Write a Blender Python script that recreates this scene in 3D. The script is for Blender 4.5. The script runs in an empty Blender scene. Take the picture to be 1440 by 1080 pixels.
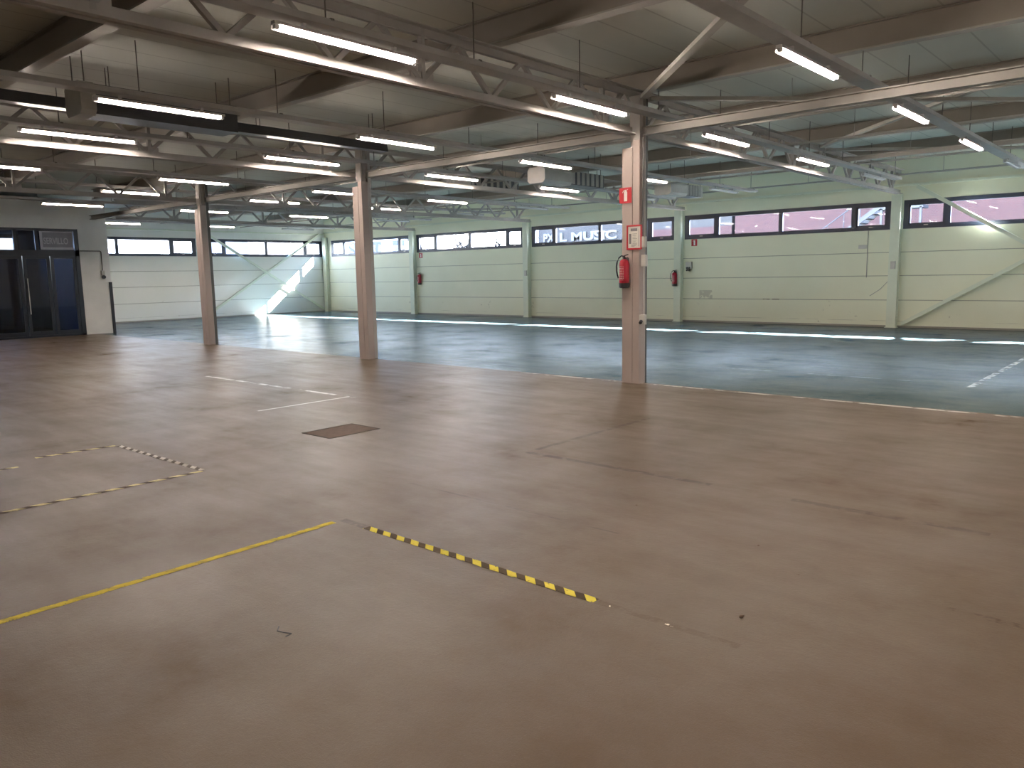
import bpy, math, random
from mathutils import Vector, Matrix
random.seed(7)
C = bpy.context.scene
COL = C.collection
R = math.radians

# ---------------------------------------------------------------- camera
F_PX, YAW, PITCH, ROLL = 1097.318, 0.724644, 0.139356, -0.018763
EYE = Vector((0, 0, 1.6))
fw = Vector((-math.sin(YAW) * math.cos(PITCH), math.cos(YAW) * math.cos(PITCH), -math.sin(PITCH)))
rt = fw.cross(Vector((0, 0, 1))).normalized()
up = rt.cross(fw)
r2 = rt * math.cos(ROLL) + up * math.sin(ROLL)
u2 = -rt * math.sin(ROLL) + up * math.cos(ROLL)
cam_d = bpy.data.cameras.new('camera')
cam_d.sensor_fit = 'HORIZONTAL'
cam_d.sensor_width = 36
cam_d.lens = 36 * F_PX / 1440
cam_d.clip_end = 500
cam = bpy.data.objects.new('camera', cam_d)
COL.objects.link(cam)
M3 = Matrix((r2, u2, -fw)).transposed()
cam.matrix_world = Matrix.Translation(EYE) @ M3.to_4x4()
C.camera = cam

# ---------------------------------------------------------------- light and exposure
C.view_settings.view_transform = 'Standard'
C.view_settings.look = 'None'
C.view_settings.gamma = 1
C.view_settings.use_curve_mapping = False
C.view_settings.exposure = 0.86
SKY = 13.5
SUN = 190.0
TUBE = 205.0
w = bpy.data.worlds.new('sky')
C.world = w
w.use_nodes = True
nt = w.node_tree
bg = nt.nodes['Background']
tc = nt.nodes.new('ShaderNodeTexCoord')
sp = nt.nodes.new('ShaderNodeSeparateXYZ')
rp = nt.nodes.new('ShaderNodeValToRGB')
nt.links.new(tc.outputs['Generated'], sp.inputs[0])
nt.links.new(sp.outputs['Z'], rp.inputs[0])
nt.links.new(rp.outputs[0], bg.inputs[0])
rp.color_ramp.elements[0].position = 0.02
rp.color_ramp.elements[0].color = (0.92, 0.97, 1.0, 1)
rp.color_ramp.elements[1].position = 0.6
rp.color_ramp.elements[1].color = (0.30, 0.55, 1.0, 1)
bg.inputs[1].default_value = SKY
sd = bpy.data.lights.new('sun', 'SUN')
sd.energy = SUN
sd.angle = R(0.6)
sd.color = (1, 0.95, 0.88)
sun = bpy.data.objects.new('sun', sd)
COL.objects.link(sun)
sun.location = (10, 40, 30)
sun.rotation_euler = Vector((-1.07, -1.0, -0.82)).to_track_quat('-Z', 'Y').to_euler()

# ---------------------------------------------------------------- helpers
class MB:
    def __init__(s):
        s.v, s.f = [], []
    def quad(s, pts):
        b = len(s.v); s.v += [tuple(p) for p in pts]; s.f.append(tuple(range(b, b + len(pts)))); return s
    def box(s, x0, x1, y0, y1, z0, z1):
        b = len(s.v)
        s.v += [(x, y, z) for z in (z0, z1) for x, y in ((x0, y0), (x1, y0), (x1, y1), (x0, y1))]
        s.f += [(b, b+3, b+2, b+1), (b+4, b+5, b+6, b+7), (b, b+1, b+5, b+4), (b+1, b+2, b+6, b+5), (b+2, b+3, b+7, b+6), (b+3, b, b+4, b+7)]
        return s
    def bar(s, a, c, wd, ht, upv=(0, 0, 1)):
        a, c = Vector(a), Vector(c); d = (c - a).normalized(); u = Vector(upv)
        if abs(d.dot(u)) > .98: u = Vector((1, 0, 0))
        sx = d.cross(u).normalized(); sz = sx.cross(d)
        b = len(s.v)
        for p in (a, c):
            for i, j in ((-1, -1), (1, -1), (1, 1), (-1, 1)):
                s.v.append(tuple(p + sx * (i * wd / 2) + sz * (j * ht / 2)))
        s.f += [(b, b+1, b+2, b+3), (b+7, b+6, b+5, b+4)] + [(b+i, b+4+i, b+4+(i+1) % 4, b+(i+1) % 4) for i in range(4)]
        return s
    def tube(s, pts, r, n=8, caps=True):
        pts = [Vector(p) for p in pts]; rr = r if isinstance(r, (list, tuple)) else [r] * len(pts)
        b = len(s.v); prev = None
        for i, p in enumerate(pts):
            d = (pts[min(i+1, len(pts)-1)] - pts[max(i-1, 0)])
            d = d.normalized() if d.length > 1e-9 else prev
            prev = d
            u = Vector((0, 0, 1)) if abs(d.z) < .9 else Vector((1, 0, 0))
            a = d.cross(u).normalized(); c = a.cross(d)
            for k in range(n):
                t = 2 * math.pi * k / n
                s.v.append(tuple(p + (a * math.cos(t) + c * math.sin(t)) * rr[i]))
        for i in range(len(pts) - 1):
            for k in range(n):
                k2 = (k + 1) % n
                s.f.append((b+i*n+k, b+i*n+k2, b+(i+1)*n+k2, b+(i+1)*n+k))
        if caps:
            s.f.append(tuple(b + k for k in range(n))[::-1]); s.f.append(tuple(b + (len(pts)-1)*n + k for k in range(n)))
        return s
    def lathe(s, cx, cy, prof, n=20):      # prof: (r, z)
        b = len(s.v)
        for r, z in prof:
            for k in range(n):
                t = 2 * math.pi * k / n
                s.v.append((cx + r * math.cos(t), cy + r * math.sin(t), z))
        for i in range(len(prof) - 1):
            for k in range(n):
                k2 = (k + 1) % n
                s.f.append((b+i*n+k, b+i*n+k2, b+(i+1)*n+k2, b+(i+1)*n+k))
        s.f.append(tuple(b + k for k in range(n))[::-1]); s.f.append(tuple(b + (len(prof)-1)*n + k for k in range(n)))
        return s
    def prism(s, poly, y0, y1, axis='y'):   # polygon in the plane across the axis
        b = len(s.v); n = len(poly)
        for t in (y0, y1):
            for p, q in poly:
                s.v.append({'y': (p, t, q), 'x': (t, p, q), 'z': (p, q, t)}[axis])
        s.f += [tuple(range(b, b+n)), tuple(range(b+n, b+2*n))[::-1]] + [(b+i, b+n+i, b+n+(i+1) % n, b+(i+1) % n) for i in range(n)]
        return s
    def build(s, name, m, parent=None, smooth=False, bevel=0):
        me = bpy.data.meshes.new(name); me.from_pydata(s.v, [], s.f); me.update()
        import bmesh
        bm = bmesh.new(); bm.from_mesh(me); bmesh.ops.recalc_face_normals(bm, faces=bm.faces); bm.to_mesh(me); bm.free()
        me.materials.append(m)
        if smooth:
            for p in me.polygons: p.use_smooth = True
            me.set_sharp_from_angle(angle=R(40))
        o = bpy.data.objects.new(name, me); COL.objects.link(o)
        if parent: o.parent = parent; o.matrix_parent_inverse = Matrix.Translation(-Vector(parent.location)) if False else Matrix()
        if bevel:
            md = o.modifiers.new('bevel', 'BEVEL'); md.width = bevel; md.segments = 2; md.limit_method = 'ANGLE'
        return o

def tag(o, label=None, cat=None, group=None, kind=None):
    if label: o['label'] = label
    if cat: o['category'] = cat
    if group: o['group'] = group
    if kind: o['kind'] = kind
    return o
def empty(name, loc=(0, 0, 0)):
    o = bpy.data.objects.new(name, None); o.empty_display_size = .1; COL.objects.link(o); o.location = loc; return o
def struct(o, label=None):
    o['kind'] = 'structure'
    if label: o['label'] = label
    return o
def copy_tree(o, loc):
    c = o.copy(); COL.objects.link(c); c.location = loc
    for ch in list(o.children):
        d = ch.copy(); COL.objects.link(d); d.parent = c
        for g in list(ch.children):
            e = g.copy(); COL.objects.link(e); e.parent = d
    return c

# ---------------------------------------------------------------- materials
class NG:
    def __init__(s, name):
        s.m = bpy.data.materials.new(name); s.m.use_nodes = True
        s.t = s.m.node_tree; s.b = s.t.nodes['Principled BSDF']; s.out = s.t.nodes['Material Output']
    def n(s, typ, **kw):
        x = s.t.nodes.new(typ)
        for k, v in kw.items(): setattr(x, k, v)
        return x
    def l(s, a, b): s.t.links.new(a, b)
    def val(s, x, i):
        if hasattr(x, 'links') or hasattr(x, 'is_linked'): s.l(x, i)
        else: i.default_value = x
    def math(s, op, a, b=0, c=None, clamp=False):
        x = s.n('ShaderNodeMath', operation=op); x.use_clamp = clamp
        s.val(a, x.inputs[0]); s.val(b, x.inputs[1])
        if c is not None: s.val(c, x.inputs[2])
        return x.outputs[0]
    def mix(s, f, a, b):
        x = s.n('ShaderNodeMix', data_type='RGBA'); s.val(f, x.inputs[0])
        for v, i in ((a, 6), (b, 7)):
            if isinstance(v, tuple): x.inputs[i].default_value = v + ((1,) if len(v) == 3 else ())
            else: s.l(v, x.inputs[i])
        return x.outputs[2]
    def noise(s, scale, detail=3, rough=.5, vec=None):
        x = s.n('ShaderNodeTexNoise'); x.inputs['Scale'].default_value = scale
        x.inputs['Detail'].default_value = detail; x.inputs['Roughness'].default_value = rough
        if vec is None: vec = s.obj()
        s.l(vec, x.inputs['Vector']); return x.outputs['Fac']
    def obj(s):
        if not hasattr(s, '_o'): s._o = s.n('ShaderNodeTexCoord').outputs['Object']
        return s._o
    def xyz(s):
        if not hasattr(s, '_x'):
            x = s.n('ShaderNodeSeparateXYZ'); s.l(s.obj(), x.inputs[0]); s._x = x.outputs
        return s._x
    def rng(s, x, a, b, c=0., d=1.):
        y = s.n('ShaderNodeMapRange'); s.val(x, y.inputs[0])
        for i, v in enumerate((a, b, c, d)): y.inputs[i + 1].default_value = v
        return y.outputs[0]
    def rect(s, x0, x1, y0, y1, u=None, v=None):
        X = s.xyz(); u = u or X[0]; v = v or X[1]
        a = s.math('COMPARE', u, (x0 + x1) / 2, (x1 - x0) / 2); b = s.math('COMPARE', v, (y0 + y1) / 2, (y1 - y0) / 2)
        return s.math('MULTIPLY', a, b)
    def bump(s, h, st=.2, dist=.01):
        x = s.n('ShaderNodeBump'); x.inputs['Strength'].default_value = st; x.inputs['Distance'].default_value = dist
        s.l(h, x.inputs['Height']); s.l(x.outputs[0], s.b.inputs['Normal'])
    def set(s, col=None, rough=None, metal=None):
        if col is not None: s.val(col + (1,) if isinstance(col, tuple) and len(col) == 3 else col, s.b.inputs['Base Color'])
        if rough is not None: s.val(rough, s.b.inputs['Roughness'])
        if metal is not None: s.b.inputs['Metallic'].default_value = metal
        return s.m

def plain(name, col, rough=.5, metal=0., var=.12, scale=6):
    g = NG(name)
    f = g.rng(g.noise(scale), .3, .7)
    d = tuple(c * (1 - var) for c in col)
    return g.set(g.mix(f, d, col), rough, metal)

M = {}
M['steel_white'] = plain('painted_steel', (.48, .455, .43), .75, scale=3)
M['tray'] = plain('galvanised_tray', (.46, .45, .44), .7, scale=4)
M['purlin'] = plain('purlin_paint', (.32, .29, .25), .6, scale=2)
M['beam'] = plain('beam_paint', (.44, .42, .39), .75, scale=2)
M['brace'] = plain('brace_paint', (.42, .40, .36), .75)
M['web'] = plain('web_paint', (.40, .38, .36), .5)
M['column'] = plain('column_paint', (.46, .385, .35), .55, scale=2.5, var=.08)
M['conduit'] = plain('grey_conduit', (.12, .115, .105), .5)
M['plastic'] = plain('grey_plastic', (.62, .60, .55), .45)
M['darkplastic'] = plain('dark_plastic', (.03, .03, .035), .4)
M['black_rubber'] = plain('black_rubber', (.012, .012, .014), .5)
M['frame'] = plain('window_frame_paint', (.018, .028, .055), .35)
M['doorframe'] = plain('door_frame_paint', (.014, .018, .028), .3)
M['red'] = plain('red_enamel', (.42, .012, .035), .3, var=.05)
M['signred'] = plain('sign_red', (.50, .02, .03), .4, var=.04)
M['white'] = plain('white_print', (.85, .83, .78), .5, var=.03)
M['paper'] = plain('paper', (.74, .72, .66), .6, var=.03)
M['ink'] = plain('grey_print', (.22, .21, .22), .6)
M['housing'] = plain('lamp_housing', (.55, .54, .53), .35, var=.04)
M['unit'] = plain('heater_casing', (.50, .49, .46), .45)
M['louvre'] = plain('heater_louvre', (.07, .075, .085), .4)
M['rod'] = plain('hanger_rod', (.16, .15, .14), .5)
M['rust'] = plain('hatch_plate', (.10, .062, .042), .85, scale=14, var=.3)
M['gap'] = plain('dark_gap', (.03, .022, .018), .8)
M['leaf'] = plain('dry_leaf', (.09, .05, .025), .8)

def m_emit(name, col, st):
    g = NG(name); e = g.n('ShaderNodeEmission'); e.inputs[0].default_value = col + (1,); e.inputs[1].default_value = st
    g.l(e.outputs[0], g.out.inputs[0]); return g.m
M['tube'] = m_emit('lit_tube', (1.0, .86, .74), TUBE)
M['tube_off'] = plain('unlit_tube', (.85, .86, .88), .2, var=.02)

def m_glass(name, tint=(.95, .97, 1), gl=.06):
    g = NG(name)
    t = g.n('ShaderNodeBsdfTransparent'); t.inputs[0].default_value = tint + (1,)
    s = g.n('ShaderNodeBsdfGlossy'); s.inputs['Roughness'].default_value = .02
    fr = g.n('ShaderNodeLayerWeight'); fr.inputs[0].default_value = .5     # same on both faces of the pane
    mx = g.n('ShaderNodeMixShader'); g.l(g.math('MULTIPLY_ADD', g.math('POWER', fr.outputs['Facing'], 5.0), .8, gl * .5, clamp=True), mx.inputs[0])
    g.l(t.outputs[0], mx.inputs[1]); g.l(s.outputs[0], mx.inputs[2]); g.l(mx.outputs[0], g.out.inputs[0])
    return g.m
M['glass'] = m_glass('window_glass', (.95, .97, 1), .016)
M['doorglass'] = m_glass('door_glass', (.30, .34, .42), .06)

def m_floor():
    g = NG('sealed_concrete')
    X, Y, Z = g.xyz()
    big = g.rng(g.noise(.35, 4, .6), .35, .65)
    mid = g.rng(g.noise(1.7, 5, .6), .35, .7)
    fine = g.noise(60, 3, .6)
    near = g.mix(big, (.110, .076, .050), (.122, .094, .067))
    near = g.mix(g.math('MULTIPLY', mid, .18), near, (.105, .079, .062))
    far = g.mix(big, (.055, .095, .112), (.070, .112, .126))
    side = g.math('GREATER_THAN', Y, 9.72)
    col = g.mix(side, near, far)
    col = g.mix(g.rng(g.noise(75, 3, .75), .35, .65, .0, .30), col, (.08, .062, .05))
    # streaky wiping marks
    mp = g.n('ShaderNodeMapping'); mp.inputs['Scale'].default_value = (.5, 3.2, 1); mp.inputs['Rotation'].default_value = (0, 0, .5)
    g.l(g.obj(), mp.inputs[0])
    st = g.noise(1.6, 5, .65, mp.outputs[0])
    brk = g.rng(g.noise(9, 4, .7), .40, .52)
    brk2 = g.rng(g.noise(4, 4, .7), .46, .54)
    def line(x0, x1, y0, y1, c, m=None, k=1.0):
        nonlocal col
        r = g.rect(x0, x1, y0, y1)
        if m is not None: r = g.math('MULTIPLY', r, m)
        col = g.mix(g.math('MULTIPLY', r, k), col, c)
    dk = (.07, .05, .038)
    # expansion joints
    line(-25.8, -8.4, 6.415, 6.435, dk, None, .9)
    line(-8.46, -8.435, -1, 4.9, dk, None, .6)
    line(-31.8, 6.5, 9.70, 9.73, (.12, .09, .07), brk)
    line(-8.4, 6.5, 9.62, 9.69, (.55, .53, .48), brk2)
    line(-19.0, -12.6, 9.64, 9.67, dk, brk, .5)
    # residue where tape has come off
    rs = (.050, .034, .022)
    line(-4.53, -4.47, 5.40, 7.35, rs, brk, .85)
    line(-4.50, -2.68, 5.24, 5.31, rs, brk, .95)
    line(-2.06, -0.85, 5.23, 5.30, rs, brk, .7)
    line(-0.80, 0.9, 3.94, 3.99, rs, brk2, .9)
    line(-4.55, -2.6, 3.9, 3.92, rs, brk2, .5)
    line(-2.12, -1.38, 2.972, 3.022, (.088, .062, .038), brk, .9)
    line(-4.20, -3.92, 2.98, 3.04, rs, brk, .7)
    line(-2.10, -1.40, 2.985, 3.00, (.85, .80, .66), g.rng(g.noise(13, 3, .7), .60, .62), .9)
    # pale paint lines left on the far floor
    line(-2.28, -2.20, 11.6, 16.4, (.55, .60, .58), brk2, .9)
    line(-6.0, -3.0, 11.96, 12.0, (.50, .55, .53), brk2, .6)
    line(-8.62, -8.58, 5.0, 6.38, (.62, .58, .54), None, .8)
    line(-12.5, -8.4, 6.33, 6.40, (.60, .56, .52), brk2, .8)
    line(-13.5, -11.0, 8.55, 8.58, dk, brk2, .8)
    line(-8.0, -7.3, 4.95, 4.97, dk, brk2, .8)
    line(-7.3, -6.7, 5.32, 5.34, dk, brk2, .8)
    spots = g.rng(g.noise(5, 2, .4), .80, .82)
    col = g.mix(g.math('MULTIPLY', spots, .6), col, (.08, .055, .04))
    g.set(col)
    patch = g.rng(g.noise(.8, 5, .65), .30, .70, .0, .20)
    g.l(g.mix(side, patch, g.math('MULTIPLY', patch, .3)), g.b.inputs['Specular IOR Level'])
    rough = g.rng(st, .2, .8, .30, .44)
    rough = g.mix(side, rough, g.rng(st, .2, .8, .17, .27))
    g.l(rough, g.b.inputs['Roughness'])
    h = g.math('ADD', g.math('MULTIPLY', g.noise(170, 2, .6), .7), g.math('MULTIPLY', g.noise(45, 4, .6), .7))
    h = g.math('ADD', h, g.math('MULTIPLY', g.noise(7, 4, .6), .7))
    g.bump(h, .32, .006)
    return g.m
M['floor'] = m_floor()

def m_wall(name, base, base2, axis, joints=(2.0, 1.38, .73), skirt=.17):
    g = NG(name); X = g.xyz()
    col = g.mix(g.rng(g.noise(.6, 4), .35, .65), base, base2)
    tot = None
    for z in joints:
        c = g.math('COMPARE', X[2], z, .009); tot = c if tot is None else g.math('ADD', tot, c, clamp=True)
    sk = g.math('COMPARE', X[2], skirt, .006)
    sk = g.math('MULTIPLY', sk, g.rng(g.noise(1.2, 3), .45, .55))
    tot2 = g.math('ADD', tot, g.math('MULTIPLY', sk, .6), clamp=True)
    col = g.mix(g.math('MULTIPLY', tot2, .62), col, (.13, .12, .09))
    for x0, x1, z0, z1, k in ((-12.0, -11.55, .74, 1.0, .35), (-9.9, -9.4, .715, .745, .8), (-8.25, -8.2, .1, .13, .8)):
        if axis == 0:
            st = g.math('MULTIPLY', g.rect(x0, x1, z0, z1, X[0], X[2]), g.rng(g.noise(5, 3), .42, .46))
            col = g.mix(g.math('MULTIPLY', st, k), col, (.22, .19, .14))
    scuff = g.rng(g.noise(3.2, 5, .7), .66, .70)
    low = g.rng(X[2], .1, 1.1, .6, 0)
    col = g.mix(g.math('MULTIPLY', scuff, low), col, (.30, .26, .21))
    g.set(col, .5)
    g.bump(g.math('SUBTRACT', 1.0, tot), .6, .01)
    return g.m
M['wall_long'] = m_wall('pale_green_panels', (.83, .83, .65), (.88, .88, .70), 0)
M['wall_end'] = m_wall('pale_end_panels', (.85, .86, .79), (.88, .88, .82), 1)
M['wall_inner'] = plain('inner_wall_paint', (.84, .83, .80), .55, scale=1.5)
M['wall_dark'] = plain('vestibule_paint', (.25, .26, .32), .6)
M['post'] = plain('wall_post_paint', (.78, .82, .68), .45, var=.05)

def m_deck():
    g = NG('roof_deck'); X = g.xyz()
    col = g.mix(g.rng(g.noise(.5, 4), .3, .7), (.50, .51, .46), (.58, .59, .54))
    mp = g.n('ShaderNodeMapping'); mp.inputs['Scale'].default_value = (6, .35, 1); g.l(g.obj(), mp.inputs[0])
    col = g.mix(g.rng(g.noise(1.5, 5, .7, mp.outputs[0]), .56, .75, 0, .45), col, (.60, .59, .54))
    j = g.math('COMPARE', g.math('MODULO', g.math('ADD', X[0], 60.), .6), .02, .012)
    col = g.mix(g.math('MULTIPLY', j, .4), col, (.2, .2, .18))
    return g.set(col, .75)
M['deck'] = m_deck()

def m_tape(name, base, dark, duty, period, wear, dirt):
    g = NG(name); X = g.xyz()
    t = g.math('MODULO', g.math('ADD', g.math('ADD', X[0], g.math('MULTIPLY', X[1], 1.0)), 50.), period)
    stripe = g.math('LESS_THAN', t, period * duty)
    nz = g.noise(38, 4, .7)
    col = g.mix(stripe, dark, base)
    col = g.mix(g.rng(nz, .60, .72, 0, dirt), col, (.20, .14, .08))
    g.set(col, .8)
    g.b.inputs['Specular IOR Level'].default_value = .1
    t2 = g.n('ShaderNodeBsdfTransparent'); mx = g.n('ShaderNodeMixShader')
    edge = g.math('ABSOLUTE', X[1])
    k = g.math('ADD', g.noise(24, 5, .75), g.math('MULTIPLY', g.math('SUBTRACT', edge, .012), 6.0))
    g.l(g.rng(k, wear, wear + .03), mx.inputs[0]); g.l(g.b.outputs[0], mx.inputs[1]); g.l(t2.outputs[0], mx.inputs[2])
    g.l(mx.outputs[0], g.out.inputs[0])
    return g.m
M['tape_yellow'] = m_tape('scuffed_yellow_tape', (.66, .53, .08), (.50, .40, .09), .7, .16, .62, .9)
M['tape_hazard'] = m_tape('hazard_tape', (.74, .62, .09), (.075, .055, .035), .52, .131, .66, .9)
M['tape_old'] = m_tape('faded_hazard_tape', (.58, .50, .26), (.085, .065, .05), .55, .17, .60, .9)
M['tape_pale'] = m_tape('pale_hazard_tape', (.55, .51, .45), (.11, .09, .075), .55, .14, .60, .9)

# ---------------------------------------------------------------- setting
XE, XR, YW, YB, XD = -31.85, 6.6, 22.59, -6.4, -25.9
ZD = 4.42
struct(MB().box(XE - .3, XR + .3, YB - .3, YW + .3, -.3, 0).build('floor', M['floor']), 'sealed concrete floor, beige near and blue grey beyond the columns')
struct(MB().box(XE - .3, XR + .3, YB - .3, YW + .3, ZD, ZD + .25).build('ceiling', M['deck']), 'pale roof deck above the steel beams')
# window layout (openings z 2.62 - 3.33)
ZB, ZT = 2.60, 3.34
T = .16
wins_long = [(-31.3, -25.62, (-30.3, -28.31, -26.4)), (-25.26, -19.26, (-24.07, -22.09, -20.11)), (-18.88, -12.85, (-17.8, -15.82, -13.85)),
             (-12.54, -6.40, (-11.42, -9.42, -7.37)), (-6.10, 0.0, (-5.05, -3.02, -1.0)), (.3, 6.3, (1.35, 3.38, 5.4))]
wins_end = [(9.95, 16.15, (10.9, 12.95, 15.09)), (16.45, 22.45, (17.43, 19.45, 21.47))]
def wall_with_windows(name, mat, a0, a1, openings, fixed, axis, label):
    m = MB()
    def bx(p0, p1, z0, z1):
        if axis == 'x': m.box(p0, p1, fixed, fixed + T, z0, z1)
        else: m.box(fixed - T, fixed, p0, p1, z0, z1)
    bx(a0, a1, 0, ZB); bx(a0, a1, ZT, ZD)
    e = sorted(openings); cur = a0
    for o in e:
        bx(cur, o[0], ZB, ZT); cur = o[1]
    bx(cur, a1, ZB, ZT)
    return struct(m.build(name, mat), label)
wall_with_windows('wall_right', M['wall_long'], XE - T, XR, wins_long, YW, 'x', 'long pale green panelled wall under the high windows')
wall_with_windows('wall_end', M['wall_end'], YB, YW, [(.5, 9.6, ())] + wins_end, XE, 'y', 'far end wall of pale panels with sunlight patch')
struct(MB().box(XR, XR + T, YB, YW + T, 0, ZD).build('wall_near_side', M['wall_inner']))
struct(MB().box(XE - T, XR + T, YB - T, YB, 0, ZD).build('wall_behind', M['wall_inner']))
# inner wall with entrance doors
DY1, DZ1 = 9.42, 3.21
DY0 = 2.2
m = MB()
m.box(XD - .12, XD, DY1, 10.27, 0, 3.95).box(XD - .12, XD, YB, DY0, 0, 3.95).box(XD - .12, XD, DY0, DY1, DZ1, 3.95)
m.box(XE, XD - .12, 10.15, 10.27, 0, 3.95)
struct(m.build('wall_entrance', M['wall_inner']), 'grey white inner wall around the dark glazed entrance')
struct(MB().box(XE, XD, YB, 10.27, 3.95, 4.05).build('ceiling_entrance', M['wall_inner']))
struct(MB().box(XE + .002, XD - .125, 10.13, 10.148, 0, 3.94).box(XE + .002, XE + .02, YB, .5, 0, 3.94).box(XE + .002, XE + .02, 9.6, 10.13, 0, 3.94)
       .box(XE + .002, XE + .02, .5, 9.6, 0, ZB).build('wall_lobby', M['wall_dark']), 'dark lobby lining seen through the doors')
struct(MB().box(XD, XD + .02, 10.2, 10.29, 0, 1.6).build('trim_1', M['darkplastic']), 'dark corner guard on the inner wall edge')

# eaves rail along the long wall, skirting
struct(MB().box(XE, XR, YW - .07, YW, 3.70, 3.76).build('trim_2', M['post']), 'pale rail along the top of the long wall')
struct(MB().box(XE, XE + .06, 10.3, YW - .07, 3.62, 3.68).build('trim_3', M['post']), 'pale rail along the top of the end wall')
struct(MB().box(XE + .02, XR, YW - .012, YW, 0, .05).build('baseboard_right', M['purlin']))
struct(MB().box(XE, XE + .012, 10.3, YW - .02, 0, .05).build('baseboard_end', M['purlin']))

# windows
wn = 0
def window(a0, a1, mull, fixed, axis, label):
    global wn
    wn += 1
    root = struct(empty('window_%d' % wn, ((a0 + a1) / 2, fixed + T / 2, ZB) if axis == 'x' else (fixed - T / 2, (a0 + a1) / 2, ZB)), label)
    L = root.location
    def bx(m, p0, p1, z0, z1, d0, d1):
        if axis == 'x': m.box(p0 - L.x, p1 - L.x, fixed + d0 - L.y, fixed + d1 - L.y, z0 - L.z, z1 - L.z)
        else: m.box(fixed - d1 - L.x, fixed - d0 - L.x, p0 - L.y, p1 - L.y, z0 - L.z, z1 - L.z)
    f = MB(); t = .105
    bx(f, a0, a1, ZB, ZB + t, -.01, .06); bx(f, a0, a1, ZT - t, ZT, -.01, .06)
    bx(f, a0, a0 + t, ZB + t, ZT - t, -.01, .06); bx(f, a1 - t, a1, ZB + t, ZT - t, -.01, .06)
    for q in mull: bx(f, q - .06, q + .06, ZB + t, ZT - t, -.01, .06)
    f.build('window_frame', M['frame'], root)
    edges = [a0 + t] + [x for q in mull for x in (q - .06, q + .06)] + [a1 - t]
    for i in range(0, len(edges), 2):
        p0, p1 = edges[i], edges[i + 1]
        if p1 - p0 < 1.3:       # opening light with a thicker sash
            s = MB(); k = .06
            bx(s, p0, p1, ZB + t, ZB + t + k * .6, .0, .05); bx(s, p0, p1, ZT - t - k * .6, ZT - t, .0, .05)
            bx(s, p0, p0 + k, ZB + t, ZT - t, .0, .05); bx(s, p1 - k, p1, ZB + t, ZT - t, .0, .05)
            sh = s.build('sash', M['frame'], root)
            h = MB(); c = (p0 + p1) / 2
            bx(h, c - .05, c + .05, ZB + .075, ZB + .095, -.03, 0.0)
            h.build('handle', M['plastic'], sh)
        gl = MB(); bx(gl, p0, p1, ZB + t, ZT - t, .024, .030)
        gl.build('pane', M['glass'], root)
names_w = ['strip window in the far corner bay of the long wall', 'strip window with bare trees outside, long wall', 'strip window with white lettering outside', 'strip window with red brick outside, left of the last post', 'strip window behind the steel brace at the right edge', 'strip window beyond the right edge of the frame']
for wv, lb in zip(wins_long, names_w): window(*wv, YW, 'x', lb)
for wv, lb in zip(wins_end, ['end wall strip window left of the far column', 'end wall strip window crossed by steel braces']): window(*wv, XE, 'y', lb)
window(.5, 9.6, (2.5, 4.5, 6.5, 8.4), XE, 'y', 'strip window in the lobby behind the entrance doors')

# wall posts
for i, (x, lb) in enumerate(((-31.68, 'slim steel corner post where end and long walls meet'), (-25.44, 'steel wall post beside the farthest fire extinguisher'), (-19.07, 'steel wall post between the bare trees window and the lettering window'),
                      (-12.70, 'steel wall post carrying a fire extinguisher, behind the near column'), (-6.25, 'thick steel wall post at the foot of the right hand brace'), (.15, 'steel wall post beyond the right edge'))):
    t = empty('wall_post', (x, YW - .1, 0))
    MB().box(-.12, .12, -.085, -.075, .012, 3.5).box(-.12, .12, .065, .098, .012, 3.5).box(-.10, .10, -.075, .065, .012, 3.5).build('post_shaft', M['post'], t)
    MB().box(-.15, .15, -.1, .098, 0, .012).build('base_plate', M['post'], t)
    tag(t, lb, 'post', 'steel posts along the long wall')

# ---------------------------------------------------------------- columns
cols = [(-6.33, 'near white column carrying a red extinguisher and framed notice'), (-12.53, 'middle white column of the row, bare of fittings'), (-18.86, 'farthest white column of the row, beside the entrance'), (.05, 'white column out of sight past the right edge')]
CY = 9.59
for i, (x, lb) in enumerate(cols):
    t = empty('steel_column', (x + .145, CY + .11, 0))
    # clad lower part with a seam, steel H head above
    MB().box(-.145, .028, -.11, .045, 0, 3.33).box(.032, .145, -.108, .045, 0, 3.42).build('casing', M['column'], t, bevel=.006)
    MB().box(-.10, .145, .045, .055, 0, 4.02).box(-.05, .10, -.03, .045, 3.3, 4.02).box(-.02, .14, -.10, -.09, 3.42, 4.02).build('column_head', M['steel_white'], t)
    MB().box(.02, .12, .06, .14, 0, 4.0).build('trunking', M['conduit'] if i != 1 else M['steel_white'], t)
    mm = MB().box(-.152, .15, -.115, .05, .0, .012)
    mm.build('base_plate', M['column'], t)
    tag(t, lb, 'column', 'row of columns')

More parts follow.
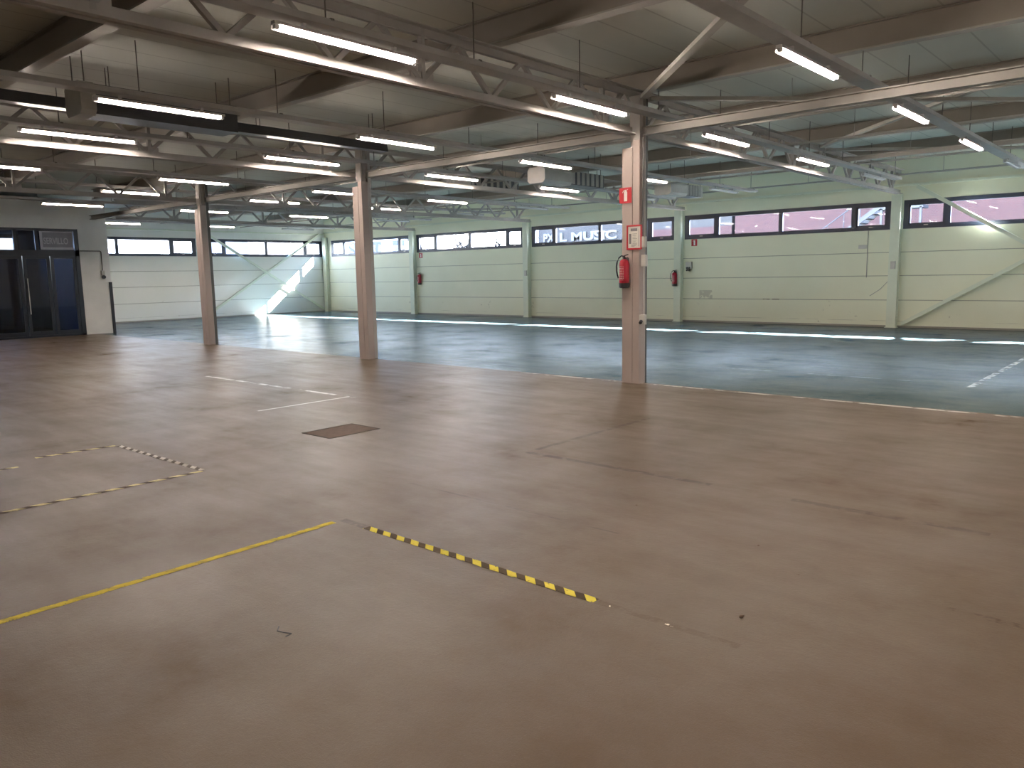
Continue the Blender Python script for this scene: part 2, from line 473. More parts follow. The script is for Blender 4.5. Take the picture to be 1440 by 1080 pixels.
# ---------------------------------------------------------------- roof steel
TR = [-6.2, -12.5, -18.85, -25.2, .2]
trl = ['lattice roof truss bearing on the near column with the extinguisher', 'lattice roof truss bearing on the middle column', 'lattice roof truss bearing on the farthest column', 'lattice roof truss above the entrance wall', 'lattice roof truss past the right edge']
def make_truss(y0, y1):
    t = empty('roof_truss', (0, 0, 3.5))
    c = MB()      # double angle bottom chord: two flanges with a slot
    c.box(-.09, -.02, y0, y1, .0, .012).box(.02, .09, y0, y1, .0, .012).box(-.03, -.02, y0, y1, .012, .10).box(.02, .03, y0, y1, .012, .10)
    c.build('bottom_chord', M['steel_white'], t)
    c = MB().box(-.10, -.02, y0, y1, .60, .612).box(.02, .10, y0, y1, .60, .612).box(-.03, -.02, y0, y1, .52, .60).box(.02, .03, y0, y1, .52, .60)
    c.build('top_chord', M['steel_white'], t)
    k = -6
    y = 9.95 - 1.07 * 14
    n = 0
    while y < y1 - .3:
        if y > y0 + .2:
            main = (n % 3 == 1)
            a = MB().bar((0, y, .07), (0, y + .52, .55), .045, .05); a.build('web_bar', M['web'], t)
            b = MB().bar((0, y, .07), (0, y - .52, .55), .045, .05); b.build('web_bar', M['web'], t)
            if main:
                MB().bar((0, y + .03, .05), (0, y + .03, .60), .05, .06).build('web_bar', M['web'], t)
                MB().box(-.016, .016, y - .13, y + .17, .03, .17).build('gusset', M['steel_white'], t)
        y += 1.07; n += 1
    return t
proto = make_truss(-6.3, 22.45)
for i, x in enumerate(TR):
    if i == 3: t = make_truss(10.3, 22.45); t.location = (x, 0, 3.5)
    else: t = proto if i == 0 else copy_tree(proto, (x, 0, 3.5)); t.location = (x, 0, 3.5)
    tag(t, trl[i], 'roof truss', 'lattice roof trusses')
# I-section purlins across the hall
def isec(m, y, z0, z1, bw, x0, x1, tf=.014, tw=.010):
    m.box(x0, x1, y - bw/2, y + bw/2, z0, z0 + tf).box(x0, x1, y - bw/2, y + bw/2, z1 - tf, z1).box(x0, x1, y - tw/2, y + tw/2, z0 + tf, z1 - tf)
pl = {-2.9: 'behind the viewer', .32: 'nearest overhead', 3.53: 'at the top left, second from the viewer', 6.74: 'third from the viewer, ahead of the columns', 9.95: 'directly over the row of columns', 13.16: 'first one beyond the row of columns', 16.37: 'second one beyond the row of columns', 19.58: 'last before the long window wall'}
for y, lb in pl.items():
    m = MB(); isec(m, y, 4.135, 4.415, .13, XD + .1 if y < 10 else XE + .05, XR - .02)
    o = m.build('roof_beam', M['purlin'])
    MB().box(XD + .1 if y < 10 else XE + .05, XR - .02, y - .075, y + .075, 4.115, 4.134).build('lower_flange', M['beam'], o)
    tag(o, 'deep grey roof beam ' + lb, 'beam', 'roof beams across the hall')
m = MB(); isec(m, 9.78, 3.50, 3.62, .12, -25.7, XR - .02)
# gaps at the columns: shift the tie beam just behind the casings
tag(m.build('tie_beam', M['beam']), 'long pale tie beam joining the heads of the columns', 'beam')
m = MB(); isec(m, 17.7, 3.86, 3.96, .10, XE + .1, XR - .02)
tag(m.build('tie_beam', M['beam']), 'thin pale tie beam between the columns and the window wall', 'beam')
for y, z, lb in ((11.9, 3.86, 'first beyond the row of columns'), (14.7, 3.9, 'second beyond the row of columns'), (18.2, 3.86, 'third beyond the row of columns'), (21.0, 3.84, 'closest to the long window wall')):
    m = MB().tube([(XE + .1, y, z), (XR - .05, y, z)], .022, 8)
    for k in range(12): m.tube([(XE + 1.4 + k * 3.2, y, z), (XE + 1.4 + k * 3.2, y, 4.42)], .006, 5)
    tag(m.build('ceiling_pipe', M['beam']), 'thin pale pipe across the hall under the roof, ' + lb, 'pipe', 'pipes across the hall')
# wind braces in the roof plane
for a, b, lb in (((-6.0, 9.80, 3.99), (.1, 16.3, 3.99), 'flat roof brace running from the near column towards the window wall on the right'),
                 ((-6.0, 16.3, 4.03), (.1, 9.95, 4.03), 'flat roof brace crossing the one from the near column'),
                 ((-6.0, 9.62, 3.99), (.1, 3.5, 3.99), 'diagonal roof brace rising from the near column head towards the viewer'),
                 ((-6.0, 16.5, 3.99), (.1, 22.4, 3.99), 'flat roof brace nearest the window wall on the right'),
                 ((-25.0, 16.5, 4.0), (-19.0, 22.4, 4.0), 'flat roof brace high in the far corner')):
    tag(MB().bar(a, b, .09, .05).build('roof_brace', M['brace']), lb, 'brace')
# wall braces
def wbrace(a, b, lb, mat='post', wd=.07):
    tag(MB().bar(a, b, wd, .09).build('wall_brace', M[mat]), lb, 'brace', 'diagonal steel braces on the walls')
wbrace((-6.0, YW - .14, .1), (-.1, YW - .14, 3.62), 'brace rising from the foot of the right hand wall post')
wbrace((-5.75, YW - .22, 3.66), (-.1, YW - .22, .1), 'brace falling across the brick view window at the right edge')
wbrace((XE + .12, 16.35, .1), (XE + .12, 22.2, 3.62), 'end wall brace rising to the top of the corner post')
wbrace((XE + .22, 22.25, .12), (XE + .22, 16.4, 3.62), 'end wall brace falling to the foot of the corner post')

# ---------------------------------------------------------------- lamp rows
ROWS = [(-3.22, 'of the rightmost row'), (-5.96, 'of the row beside the near column'), (-9.70, 'of the row between near and middle columns'), (-12.28, 'of the row over the middle column'),
        (-16.3, 'of the row between middle and far columns'), (-19.2, 'of the row over the farthest column'), (-23.1, 'of the row beyond the farthest column'), (-29.4, 'of the row closest to the end wall'), (.45, 'of the added row past the right edge'), (3.3, 'of the last added row past the right edge')]  # last two rows are unseen, added to brighten the right side of the hall
LZ = 3.68
def make_lamp(lit):
    t = empty('strip_lamp')
    # shallow reflector channel
    MB().prism([(.034, .011), (.026, .040), (-.028, .040), (-.040, -.024), (-.036, -.026), (-.030, .011)], 0, 1.60).build('reflector', M['housing'], t)
    MB().tube([(0, .05, 0), (0, 1.55, 0)], .0105, 10).build('tube', M['tube'] if lit else M['tube_off'], t, smooth=True)
    for y in (.01, 1.55):
        MB().box(-.02, .02, y, y + .04, -.02, .036).build('lamp_holder', M['housing'], t)
    return t
lamp_on = make_lamp(True); lamp_off = make_lamp(False)
used = {True: False, False: False}
ordn = ['overhead', 'first', 'second', 'third', 'fourth', 'fifth']
PER = 3.73
for rx, rl in ROWS:
    ys = [.10 + PER * k for k in range(6)]
    for k, y in enumerate(ys):
        if rx < XD and y < 10.8: continue
        if rx < -4 and k == 0: continue  # overhead lamps left in are out of sight, added to light the near floor
        if rx < -20 and k < 1: continue  # near lamps beyond the farthest column are added, lit to brighten the inner wall
        lit = not (k == 5)
        
        src = lamp_on if lit else lamp_off
        if used[lit]: o = copy_tree(src, (rx, y, LZ))
        else: o = src; o.location = (rx, y, LZ); used[lit] = True
        where = {0: 'overhead', 1: 'nearest', 2: 'second nearest', 3: 'middle', 4: 'second farthest', 5: 'farthest', 6: 'rearmost'}[k]
        tag(o, ('lit ' if lit else 'unlit ') + 'strip lamp, ' + where + ' ' + rl, 'lamp', 'ceiling strip lamps')
    # support tray with hangers
    y0 = 10.6 if rx < XD else (-3.5 if rx > -13 else 1.5)
    t = empty('lighting_tray', (rx, 0, 3.76))
    MB().box(-.10, .10, y0, 21.4, 0, .006).box(-.10, -.094, y0, 21.4, .006, .06).box(.094, .10, y0, 21.4, .006, .06).build('tray_channel', M['tray'], t)
    y = y0 + .4
    while y < 21.3:
        MB().tube([(-.0, y, .006), (-.0, y, ZD - 3.76)], .007, 6).box(-.10, .10, y - .02, y + .02, .05, .07).build('hanger', M['rod'], t)
        y += 1.865
    y = .10
    clips = MB()
    while y < 21:
        if y > y0:
            for d in (.3, 1.3):
                clips.box(-.02, .02, y + d - .015, y + d + .015, -.034, .0)
        y += PER
    clips.build('clip', M['housing'], t)
    tag(t, 'long hung metal tray above the lamps ' + rl, 'cable tray', 'trays carrying the lamps')

# ---------------------------------------------------------------- ceiling heaters
def heater(x, y, z, L, rot, lb, slats=12, box=.55, w_=.50, h_=.34):
    t = empty('air_heater', (x, y, z)); t.rotation_euler.z = rot
    MB().prism([(-w_/2, .06), (-w_/2 + .06, 0), (w_/2 - .06, 0), (w_/2, .06), (w_/2, h_ - .06), (w_/2 - .06, h_), (-w_/2 + .06, h_), (-w_/2, h_ - .06)], 0, box).build('casing', M['unit'], t)
    o = MB().box(-w_/2 + .03, w_/2 - .03, box, L, .02, h_ - .02).build('outlet_box', M['louvre'], t)
    n = slats
    for k in range(n):
        yy = box + (L - box) * (k + .5) / n
        MB().bar((w_/2 - .01, yy - .03, .03), (w_/2 - .01, yy - .03, h_ - .03), .008, .07, (.5, 1, 0)).build('slat', M['unit'], t)
    for a, b in ((-.18, .08), (.18, .08), (-.18, L - .08), (.18, L - .08)):
        MB().tube([(a, b, h_ - .01), (a, b, 4.42 - z)], .008, 6).build('hanger', M['rod'], t)
    tag(t, lb, 'heater')
heater(-11.3, 13.7, 3.60, 2.3, 0, 'grey ceiling heater with open vertical slats, left of the near column', 7, 1.0)
heater(-12.05, 13.6, 3.9, 1.9, 0, 'dark ceiling heater hung left of the slatted one', 8, .5) if False else None
heater(-10.75, 4.0, 3.66, 2.1, 0, 'long dark ceiling heater with an octagonal grey end, top left', 0, .18, .5, .4)
t = empty('radiant_duct', (-11.15, 0, 3.80))
MB().prism([(-.09, 0), (.09, 0), (.06, .14), (-.06, .14)], 2.0, 9.3).build('duct_hood', M['louvre'], t)
for yy in (2.4, 4.6, 6.8, 9.0): MB().tube([(-.05, yy, .13), (-.05, yy, .62)], .007, 6).tube([(.05, yy, .13), (.05, yy, .62)], .007, 6).build('hanger', M['rod'], t)
tag(t, 'long dark duct hung behind the octagonal ended heater', 'duct')
heater(-14.1, 13.7, 3.75, 2.4, 0, 'dark ceiling heater between the middle column and slatted heater', 8, .55)
heater(-11.0, 18.6, 3.62, 1.8, 0, 'small grey ceiling heater just right of the near column', 6, .9)

# ---------------------------------------------------------------- fire extinguishers and signs
def extinguisher(x, y, z, lb, s=1.0):
    t = empty('fire_extinguisher', (x, y, z)); t.scale = (s, s, s)
    MB().lathe(0, 0, [(.066, .0), (.080, .01), (.082, .075)], 24).build('foot_ring', M['darkplastic'], t, True)
    b = MB().lathe(0, 0, [(.076, .05), (.078, .06), (.078, .37), (.070, .405), (.045, .43), (.022, .44)], 24).build('cylinder', M['red'], t, True)
    lm = MB()
    for i in range(7):
        a = R(-150 + i * 20)
    for k in range(9):
        zz = .12 + k * .025
        for j in range(6):
            a0 = R(-140 + j * 13 + (k * 5) % 7); a1 = a0 + R(6 + (j * k) % 4)
            lm.quad([(.0795 * math.cos(a0), .0795 * math.sin(a0), zz), (.0795 * math.cos(a1), .0795 * math.sin(a1), zz), (.0795 * math.cos(a1), .0795 * math.sin(a1), zz + .008), (.0795 * math.cos(a0), .0795 * math.sin(a0), zz + .008)])
    lm.build('printed_label', M['white'], b)
    v = MB().lathe(0, 0, [(.02, .44), (.02, .47), (.014, .475), (.014, .49)], 14)
    v.build('valve', M['darkplastic'], t, True)
    MB().bar((-.01, 0, .485), (.085, -.03, .505), .022, .012).bar((-.01, 0, .465), (.08, -.03, .462), .018, .008).build('handle', M['black_rubber'], t)
    pts = [(0, 0, .47)]
    for k in range(13):
        a = k / 12
        pts.append((-.03 - .11 * math.sin(math.pi * min(1, a * .95 + .05)) ** .7 if a < 1 else -.06, -.02 - .02 * a, .50 - .03 * a - .34 * a * a))
    pts = [(0, 0, .475), (-.04, -.01, .49), (-.085, -.015, .46), (-.115, -.02, .40), (-.125, -.025, .33), (-.12, -.03, .26), (-.105, -.03, .20), (-.088, -.03, .15)]
    MB().tube(pts, .011, 8).build('hose', M['black_rubber'], t, True)
    MB().box(-.03, .03, .075, .085, .3, .46).build('bracket', M['darkplastic'], t)
    tag(t, lb, 'fire extinguisher', 'wall hung fire extinguishers')
    return t
extinguisher(-6.235, CY - .086, 1.38, 'largest red fire extinguisher, hung on the near column', .93)
extinguisher(-12.74, YW - .271, 1.14, 'red fire extinguisher on the wall post just right of the near column')
extinguisher(-25.06, YW - .087, 1.24, 'red fire extinguisher farthest away, right of the middle column')

def sign(x, y, z, s, lb, face=True):
    t = empty('extinguisher_sign', (x, y, z))
    MB().box(-s/2, s/2, -.004, 0, -s/2 * 1.05, s/2 * 1.05).build('sign_panel', M['signred'], t)
    m = MB(); k = s
    m.prism([(-.10*k, -.40*k), (.16*k, -.40*k), (.16*k, .22*k), (.10*k, .30*k), (-.04*k, .30*k), (-.10*k, .22*k)], -.006, -.0045)
    m.prism([(-.02*k, .30*k), (.07*k, .30*k), (.07*k, .38*k), (-.02*k, .38*k)], -.006, -.0045)
    m.prism([(-.02*k, .38*k), (-.16*k, .33*k), (-.26*k, .18*k), (-.22*k, .16*k), (-.12*k, .29*k), (.0, .33*k)], -.006, -.0045)
    m.prism([(.07*k, .35*k), (.22*k, .42*k), (.22*k, .38*k), (.07*k, .31*k)], -.006, -.0045)
    m.build('extinguisher_symbol', M['white'], t)
    tag(t, lb, 'sign', 'red extinguisher signs')
sign(-6.265, CY - .012, 2.68, .205, 'red square extinguisher sign high on the near column')
sign(-12.20, YW - .001, 2.49, .20, 'small red extinguisher sign under the brick view window')
sign(-25.02, YW - .001, 2.47, .20, 'small red extinguisher sign farthest away, below the trees window')

# framed notice on the near column
t = empty('framed_notice', (-6.115, CY - .002, 2.09))
MB().box(-.125, .125, -.018, 0, .150, .172).box(-.125, .125, -.018, 0, -.172, -.150).box(-.125, -.103, -.018, 0, -.15, .15).box(.103, .125, -.018, 0, -.15, .15).build('notice_frame', M['signred'], t)
pp = MB().box(-.103, .103, -.010, -.004, -.15, .15).build('notice_sheet', M['paper'], t)
m = MB()
m.box(-.06, .05, -.0115, -.0105, .085, .125)
m.box(-.085, -.05, -.0115, -.0105, -.09, .05).box(.072, .080, -.0115, -.0105, -.13, .12)
for k in range(7): m.box(-.03, .045 - (k % 3) * .012, -.0115, -.0105, .045 - k * .022, .050 - k * .022)
for k in range(3): m.box(-.05, .045 - k * .02, -.0115, -.0105, -.105 - k * .012, -.1 - k * .012)
m.build('printing', M['ink'], pp)
tag(t, 'red framed notice on the near column above the extinguisher', 'notice')

# electrical fittings on the near column
def fitting(name, x, y, z, sx, sy, sz, lb, cat, mat='plastic', extra=None):
    t = empty(name, (x, y, z))
    MB().box(-sx/2, sx/2, -sy, 0, -sz/2, sz/2).build('box_body', M[mat], t, bevel=.004)
    MB().box(-sx/2 + .008, sx/2 - .008, -sy - .004, -sy, -sz/2 + .01, sz/2 - .01).build('cover', M['plastic'], t)
    if extra: extra(t)
    tag(t, lb, cat)
def plug(t):
    MB().tube([(0, -.075, -.02), (.01, -.115, -.045)], .024, 12).build('socket_cap', M['darkplastic'], t, True)
fitting('switch_box', -5.965, CY + .03, 2.02, .055, .05, .15, 'pale upper switch box on the edge of the near column', 'switch')
fitting('switch_box', -5.955, CY + .03, 1.76, .075, .06, .16, 'pale lower switch box on the edge of the near column', 'switch')
fitting('power_socket', -5.975, CY + .03, .93, .09, .06, .14, 'grey power socket low on the near column edge', 'socket', extra=plug)
tag(MB().tube([(-5.985, CY + .035, 1.68), (-5.985, CY + .035, .99)], .008, 8).build('cable_pipe', M['plastic']), 'thin pale pipe running down to the low socket on the near column', 'pipe')
tag(MB().tube([(-6.02, CY + .056, 3.45), (-6.02, CY + .056, 2.10)], .014, 8).build('cable_pipe', M['conduit']), 'dark cable pipe dropping down the near column', 'pipe')
# boxes on walls
def board(t):
    for i in range(2):
        for j in range(2):
            MB().tube([(-.04 + i * .08, -.07, -.14 + j * .07), (-.04 + i * .08, -.105, -.15 + j * .07)], .028, 10).build('socket_cap', M['darkplastic'], t, True)
fitting('socket_board', -12.36, YW, 1.78, .20, .07, .22, 'grey socket board on the wall below the brick view window', 'socket board', extra=board)
fitting('junction_box', -6.25, YW - .185, 1.66, .12, .05, .20, 'small pale box on the thick wall post', 'junction box')
fitting('junction_box', -19.04, YW - .185, 1.64, .10, .05, .20, 'small pale box on the wall post beside the lettering window', 'junction box')
fitting('wall_plate', -7.1, YW, 2.17, .22, .02, .10, 'flat pale plate on the wall left of the thick post', 'plate')
tag(MB().tube([(-6.97, YW - .012, 2.60), (-6.97, YW - .012, 1.34)], .009, 8).build('cable_pipe', M['web']), 'vertical grey cable run on the wall left of the thick post', 'pipe')
tag(MB().tube([(-6.42, YW - .015, 1.22), (-6.6, YW - .012, 1.02), (-6.86, YW - .012, .84)], .007, 6).build('wall_cable', M['web']), 'short slanting cable on the wall left of the thick post foot', 'cable')
# inner wall pipe, call box and round horn
tag(MB().tube([(XD + .015, 9.42, 2.56), (XD + .015, 10.02, 2.56), (XD + .015, 10.04, 2.54), (XD + .015, 10.04, 1.95)], .012, 8).build('cable_pipe', M['conduit']), 'bent grey pipe from the door head down the inner wall', 'pipe')
t = empty('door_switch', (XD, 10.04, 1.86))
MB().box(0, .05, -.05, .05, -.04, .10).build('box_body', M['plastic'], t, bevel=.004)
MB().tube([(.04, 0, -.10), (.10, .0, -.10)], .055, 16).build('round_sounder', M['darkplastic'], t, True)
tag(t, 'grey switch box with round dark sounder right of the entrance', 'switch')

# ---------------------------------------------------------------- entrance doors
d1 = struct(empty('door_1', (XD - .06, DY1, 0)), 'dark framed glazed entrance with transom lights')
def dbx(m, y0, y1, z0, z1, d0=-.04, d1_=.05): m.box(d0, d1_, y0 - DY1, y1 - DY1, z0, z1)
f = MB()
dbx(f, DY0, DY1, DZ1 - .07, DZ1); dbx(f, DY0, DY1, 2.40, 2.58); dbx(f, DY1 - .12, DY1, 0, DZ1 - .07); dbx(f, DY0, DY0 + .1, 0, DZ1 - .07); dbx(f, DY0, DY1, 0, .06)
for y in (8.28, 7.72, 6.6, 4.4): dbx(f, y - .045, y + .045, 2.58, DZ1 - .07)
f.build('door_frame', M['doorframe'], d1)
leafs = [(8.60, 9.30), (7.86, 8.58), (6.95, 7.84), (5.9, 6.93)]
for k, (a, b) in enumerate(leafs):
    lf = MB(); st = .09
    dbx(lf, a, a + st, .06, 2.40, -.03, .03); dbx(lf, b - st, b, .06, 2.40, -.03, .03); dbx(lf, a + st, b - st, .06, .18, -.03, .03); dbx(lf, a + st, b - st, 2.32, 2.40, -.03, .03)
    l_ = lf.build('door_leaf', M['doorframe'], d1)
    gm = MB(); dbx(gm, a + st, b - st, .18, 2.32, -.004, .004); gm.build('pane', M['doorglass'], l_)
    if k == 1:
        h = MB(); h.tube([(.10, a + .06 - DY1, .7), (.10, a + .06 - DY1, 1.75)], .014, 8)
        h.build('handle', M['plastic'], l_)
gm = MB()
for a, b in ((8.325, 9.30), (7.765, 8.235), (6.645, 7.675), (4.445, 6.555), (DY0 + .1, 4.355)): dbx(gm, a, b, 2.58, 3.14, -.004, .004)
gm.build('transom_pane', M['doorglass'], d1)
def text(s, size, name, mat, parent, loc, rot, off=0.0, ext=.002, sx=1.0, sp=1.0):
    cu = bpy.data.curves.new(name, 'FONT'); cu.body = s; cu.size = size; cu.offset = off; cu.extrude = ext; cu.space_character = sp
    tmp = bpy.data.objects.new(name + '_tmp', cu); COL.objects.link(tmp)
    bpy.context.view_layer.update()
    me = bpy.data.meshes.new_from_object(tmp)
    bpy.data.objects.remove(tmp)
    me.materials.append(mat)
    o = bpy.data.objects.new(name, me); COL.objects.link(o); o.location = loc; o.rotation_euler = rot; o.scale = (sx, 1, 1)
    if parent: o.parent = parent
    return o
M['signgrey'] = plain('faded_sign', (.30, .29, .33), .5)
M['signpale'] = plain('pale_sign', (.62, .60, .66), .5)
M['billboard'] = plain('billboard', (.12, .12, .16), .5)
t = empty('transom_sign', (XD - .03, 8.82, 2.86))
MB().box(-.008, 0, -.45, .45, -.27, .27).build('sign_sheet', M['signpale'], t)
MB().box(.0005, .003, -.38, .44, -.20, .24).build('sign_field', M['signgrey'], t)
text('SERVILLO', .26, 'lettering', M['signpale'], t, (.004, -.36, -.10), (R(90), 0, R(90)), .004, .001, .62)
tag(t, 'faded grey sign with pale capitals in the right transom', 'sign')

# ---------------------------------------------------------------- floor things
t = empty('floor_hatch', (-6.72, 4.86, 0))
MB().box(-.245, .245, -.325, -.305, 0, .003).box(-.245, .245, .305, .320, 0, .003).box(-.24, -.23, -.305, .305, 0, .003).box(.23, .248, -.305, .305, 0, .003).build('hatch_rim', M['gap'], t)
MB().box(-.23, .23, -.305, .305, 0, .002).build('hatch_plate', M['rust'], t)
tag(t, 'brown rectangular floor hatch left of the middle of the floor', 'hatch')

def tape(x0, y0, x1, y1, mat, lb, wd=.05):
    a, b = Vector((x0, y0, 0)), Vector((x1, y1, 0)); L = (b - a).length
    n = max(2, int(L / .05)); m = MB(); vs = []
    for i in range(n + 1):
        u = L * i / n; j = .0025 * math.sin(i * 1.7) + random.uniform(-.0015, .0015)
        vs.append((u, j))
    base = len(m.v)
    for u, j in vs: m.v += [(u, j - wd/2, .0), (u, j + wd/2, .0), (u, j - wd/2, .0012), (u, j + wd/2, .0012)]
    for i in range(n):
        p = i * 4; q = p + 4
        m.f += [(p+2, q+2, q+3, p+3), (p, p+1, q+1, q), (p, q, q+2, p+2), (p+1, p+3, q+3, q+1)]
    m.f += [(0, 2, 3, 1), (n*4, n*4+1, n*4+3, n*4+2)]
    o = m.build('floor_tape', M[mat]); o.location = (x0, y0, .0006); o.rotation_euler.z = math.atan2(y1 - y0, x1 - x0)
    return tag(o, lb, 'tape')
tape(-4.19, .2, -4.20, 2.94, 'tape_yellow', 'bright scuffed yellow tape line running to the lower left edge')
tape(-3.94, 3.005, -2.13, 3.0, 'tape_hazard', 'yellow and black striped tape in the middle foreground', .055)
tape(-6.25, .8, -6.25, 3.08, 'tape_old', 'worn yellow and dark tape line left of the striped one')
tape(-6.28, 3.10, -7.90, 3.07, 'tape_pale', 'faded pale striped tape closing the left rectangle')
tape(-7.95, 3.05, -8.00, 2.36, 'tape_old', 'faded tape piece at the back of the left rectangle')
tape(-7.73, 2.14, -7.76, 1.6, 'tape_old', 'short yellow tape scrap at the left edge')

def leaf(x, y, s, lb):
    m = MB()
    random.seed(int(abs(x * 100)))
    for k in range(7):
        a = random.uniform(0, 6.28); r = s * random.uniform(.3, 1)
        p = Vector((math.cos(a) * r, math.sin(a) * r, s * random.uniform(.1, .5)))
        q = Vector((math.cos(a + 1) * r * .8, math.sin(a + 1) * r * .8, .001))
        m.tube([(0, 0, .002), tuple(p * .6), tuple(p)], [s * .12, s * .22, s * .05], 5)
        m.tube([tuple(p * .6), tuple(q)], [s * .15, s * .04], 5)
    o = m.build('dry_leaf', M['leaf']); o.location = (x, y, .004); tag(o, lb, 'leaf', 'bits of dry leaf on the floor'); return o
leaf(-1.50, 3.27, .018, 'dark crumpled leaf bit right of the striped tape, biggest of the bits')
leaf(-1.84, 4.22, .012, 'small dark leaf bit on the right half of the floor, below the glare patch')
leaf(-1.49, 3.93, .008, 'tiny dark crumb right of the other leaf bits')
leaf(-2.83, 4.47, .009, 'tiny dark crumb left of the glare patch on the right')
o = MB().tube([(-.03, .03, .004), (-.012, 0, .006), (.02, -.008, .010), (.04, .0, .006)], .0018, 6).tube([(.04, .0, .006), (.034, -.02, .004)], .0018, 6).build('twig', M['black_rubber'])
o.location = (-3.04, 1.81, 0); o.rotation_euler.z = R(20); o.scale = (1.5, 1.5, 1.3); tag(o, 'small bent black twig lying alone in the left foreground', 'twig')

# ---------------------------------------------------------------- outdoors
struct(MB().box(-120, 60, YW + .31, 120, -.35, -.05).box(-120, XE - .31, -60, YW + .31, -.35, -.05).build('ground', plain('asphalt', (.035, .035, .03), .9)), 'pale yard outside the windows')
def m_brick():
    g = NG('red_brick'); b = g.n('ShaderNodeTexBrick')
    mp = g.n('ShaderNodeMapping'); mp.inputs['Rotation'].default_value = (R(90), 0, 0); g.l(g.obj(), mp.inputs[0]); g.l(mp.outputs[0], b.inputs[0])
    b.inputs['Color1'].default_value = (.032, .0055, .0055, 1); b.inputs['Color2'].default_value = (.044, .009, .009, 1); b.inputs['Mortar'].default_value = (.042, .027, .026, 1)
    b.inputs['Scale'].default_value = 3.0; b.inputs['Mortar Size'].default_value = .03
    return g.set(b.outputs[0], .8)
M['brick'] = m_brick()
M['facade'] = plain('grey_facade', (.0125, .011, .0125), .6)
M['bluegrey'] = plain('blue_grey_cladding', (.05, .055, .08), .6)
M['whitewall'] = plain('white_render', (.85, .85, .88), .7, var=.04)
M['letters'] = plain('white_letters', (.09, .09, .094), .6, var=.02)
M['bark'] = plain('tree_bark', (.012, .009, .009), .9)
t = empty('brick_building', (-7, 45, 0))
MB().box(-14.6, 14, 0, 8, -.05, 9).build('brick_wall', M['brick'], t)
MB().box(-14.6, 14, -.02, 0, -.05, 3.75).build('plinth', M['bluegrey'], t)
for k in range(6):
    MB().box(-13.5 + k * 4.4, -12.3 + k * 4.4, -.04, -.02, 1.2, 3.3).build('window', M['frame'], t)
tag(t, 'red brick building outside the right hand windows', 'building')
t = empty('office_building', (-32, 45, 0))
MB().box(-6.5, 10.2, 0, 8, -.05, 8.5).build('facade', M['facade'], t)
MB().box(-5.5, -4.95, -.05, 0, -.05, 8.5).box(3.4, 3.9, -.05, 0, 0, 8.5).build('pilaster', M['whitewall'], t)
MB().box(4.2, 10.2, -.04, 0, 3.6, 4.3).build('red_band', M['brick'], t)
for k in range(5): MB().box(-3.9 + k * 2.6, -2.4 + k * 2.6, -.03, 0, 5.6, 7.2).build('window', M['frame'], t)
for word, x0, x1 in (('PX', -36.45, -35.42), ('L MUSIC', -34.95, -30.08)):
    o = text(word, .80, 'lettering', M['letters'], t, (0, -.06, 3.90), (R(90), 0, 0), .03, .02)
    xs = [v.co.x for v in o.data.vertices]
    k = (x1 - x0) / (max(xs) - min(xs)); o.scale = (k, 1, 1); o.location.x = x0 + 32 - min(xs) * k
tag(t, 'grey office building with large white capitals on its front', 'building')
# outside steel stair by the brick wall
M['galvanised'] = plain('stair_steel', (.030, .031, .036), .6)
t = empty('outside_stair', (-19, 42, 0))
MB().bar((0, 0, .0), (6.5, 0, 4.6), .06, .22).bar((0, 1, .0), (6.5, 1, 4.6), .06, .22).build('stringer', M['galvanised'], t)
m = MB()
for k in range(22): m.box(.2 + k * .29, .48 + k * .29, 0, 1, .15 + k * .205, .18 + k * .205)
m.build('treads', M['facade'], t)
MB().box(6.5, 8.5, 0, 1, 4.45, 4.6).bar((6.6, .05, -.05), (6.6, .05, 4.5), .1, .1).bar((8.4, .05, -.05), (8.4, .05, 4.5), .1, .1).build('landing', M['galvanised'], t)
m = MB()
m.tube([(0, 0, 1.0), (6.5, 0, 5.6), (8.5, 0, 5.6)], .03, 6)
for k in range(9): m.tube([(k * .8, 0, k * .8 * .708), (k * .8, 0, k * .8 * .708 + 1)], .02, 6)
m.build('railing', M['galvanised'], t)
tag(t, 'white outdoor stair in front of the brick building', 'stair')
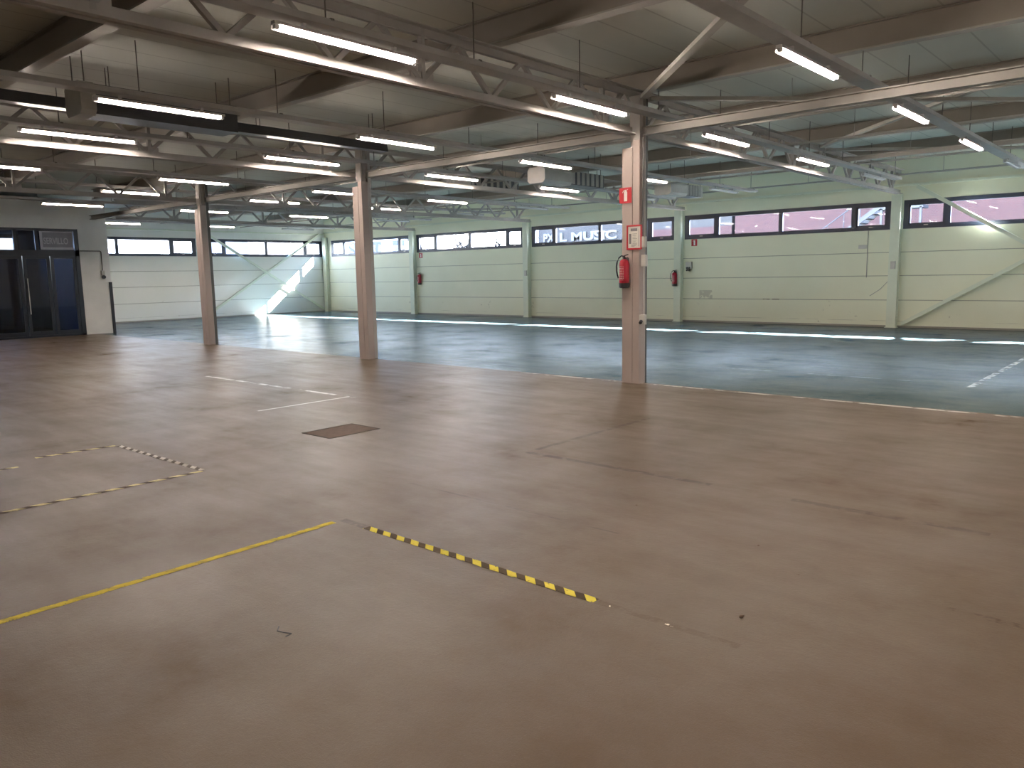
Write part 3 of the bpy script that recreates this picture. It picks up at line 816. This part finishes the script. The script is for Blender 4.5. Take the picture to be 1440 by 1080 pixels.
# buildings seen through the end wall and the far corner
t = empty('white_building', (-56, 46, 0)); MB().box(-6, 5, 0, 8, -.05, 9).build('facade', M['whitewall'], t)
for k in range(3): MB().box(-5 + k * 3.2, -3.4 + k * 3.2, -.04, 0, 3.2, 4.8).build('window', M['bluegrey'], t)
tag(t, 'white building outside the far corner window', 'building')
t = empty('blue_building', (-60, 24, 0)); MB().box(-8, 0, -3, 3.6, -.05, 3.9).build('facade', M['whitewall'], t)
MB().box(-8, .3, -3, 5.0, 3.9, 6.5).build('canopy', M['bluegrey'], t); MB().box(-.3, .28, 4.4, 5.0, -.05, 3.9).build('pillar', M['bluegrey'], t)
tag(t, 'blue and white building outside the end wall, left of the far column', 'building')
t = empty('lilac_building', (-60, 35, 0)); MB().box(-8, 0, 0, 4.0, -.05, 7).build('facade', M['bluegrey'], t)
MB().box(0, .05, .9, 3.4, 3.4, 4.5).build('sign_board', M['billboard'], t)
tag(t, 'lilac grey building outside the end wall behind the braces', 'building')
# bare trees
def tree(x, y, h, lb, seed):
    rd = random.Random(seed); m = MB()
    def br(p, d, L, r, lv):
        q = p + d * L; mid = p + d * L * .5 + Vector((rd.uniform(-.1, .1), 0, rd.uniform(-.05, .05))) * L * .5
        m.tube([tuple(p), tuple(mid), tuple(q)], [r, r * .8, r * .6], 5)
        if lv == 0: return
        for k in range(3 if lv > 1 else 4):
            nd = (d + Vector((rd.uniform(-.8, .8), rd.uniform(-.6, .6), rd.uniform(-.05, .6)))).normalized()
            br(q if k < 2 else mid, nd, L * rd.uniform(.6, .8), r * .55, lv - 1)
    br(Vector((0, 0, -.05)), Vector((0, 0, 1)), h * .27, h * .045, 4)
    o = m.build('bare_tree', M['bark']); o.location = (x, y, 0); tag(o, lb, 'tree', 'bare trees outside')
for k, (x, y, h) in enumerate(((-43.8, 40, 6.5), (-48.0, 46.4, 6.5), (-39.3, 40, 6.5), (-43.2, 46.6, 6.5), (-34.8, 40, 6.5))):
    tree(x, y, h, 'bare leafless tree outside, %s from the left through the trees window' % ['first', 'second', 'third', 'fourth', 'fifth'][k], 10 + k)
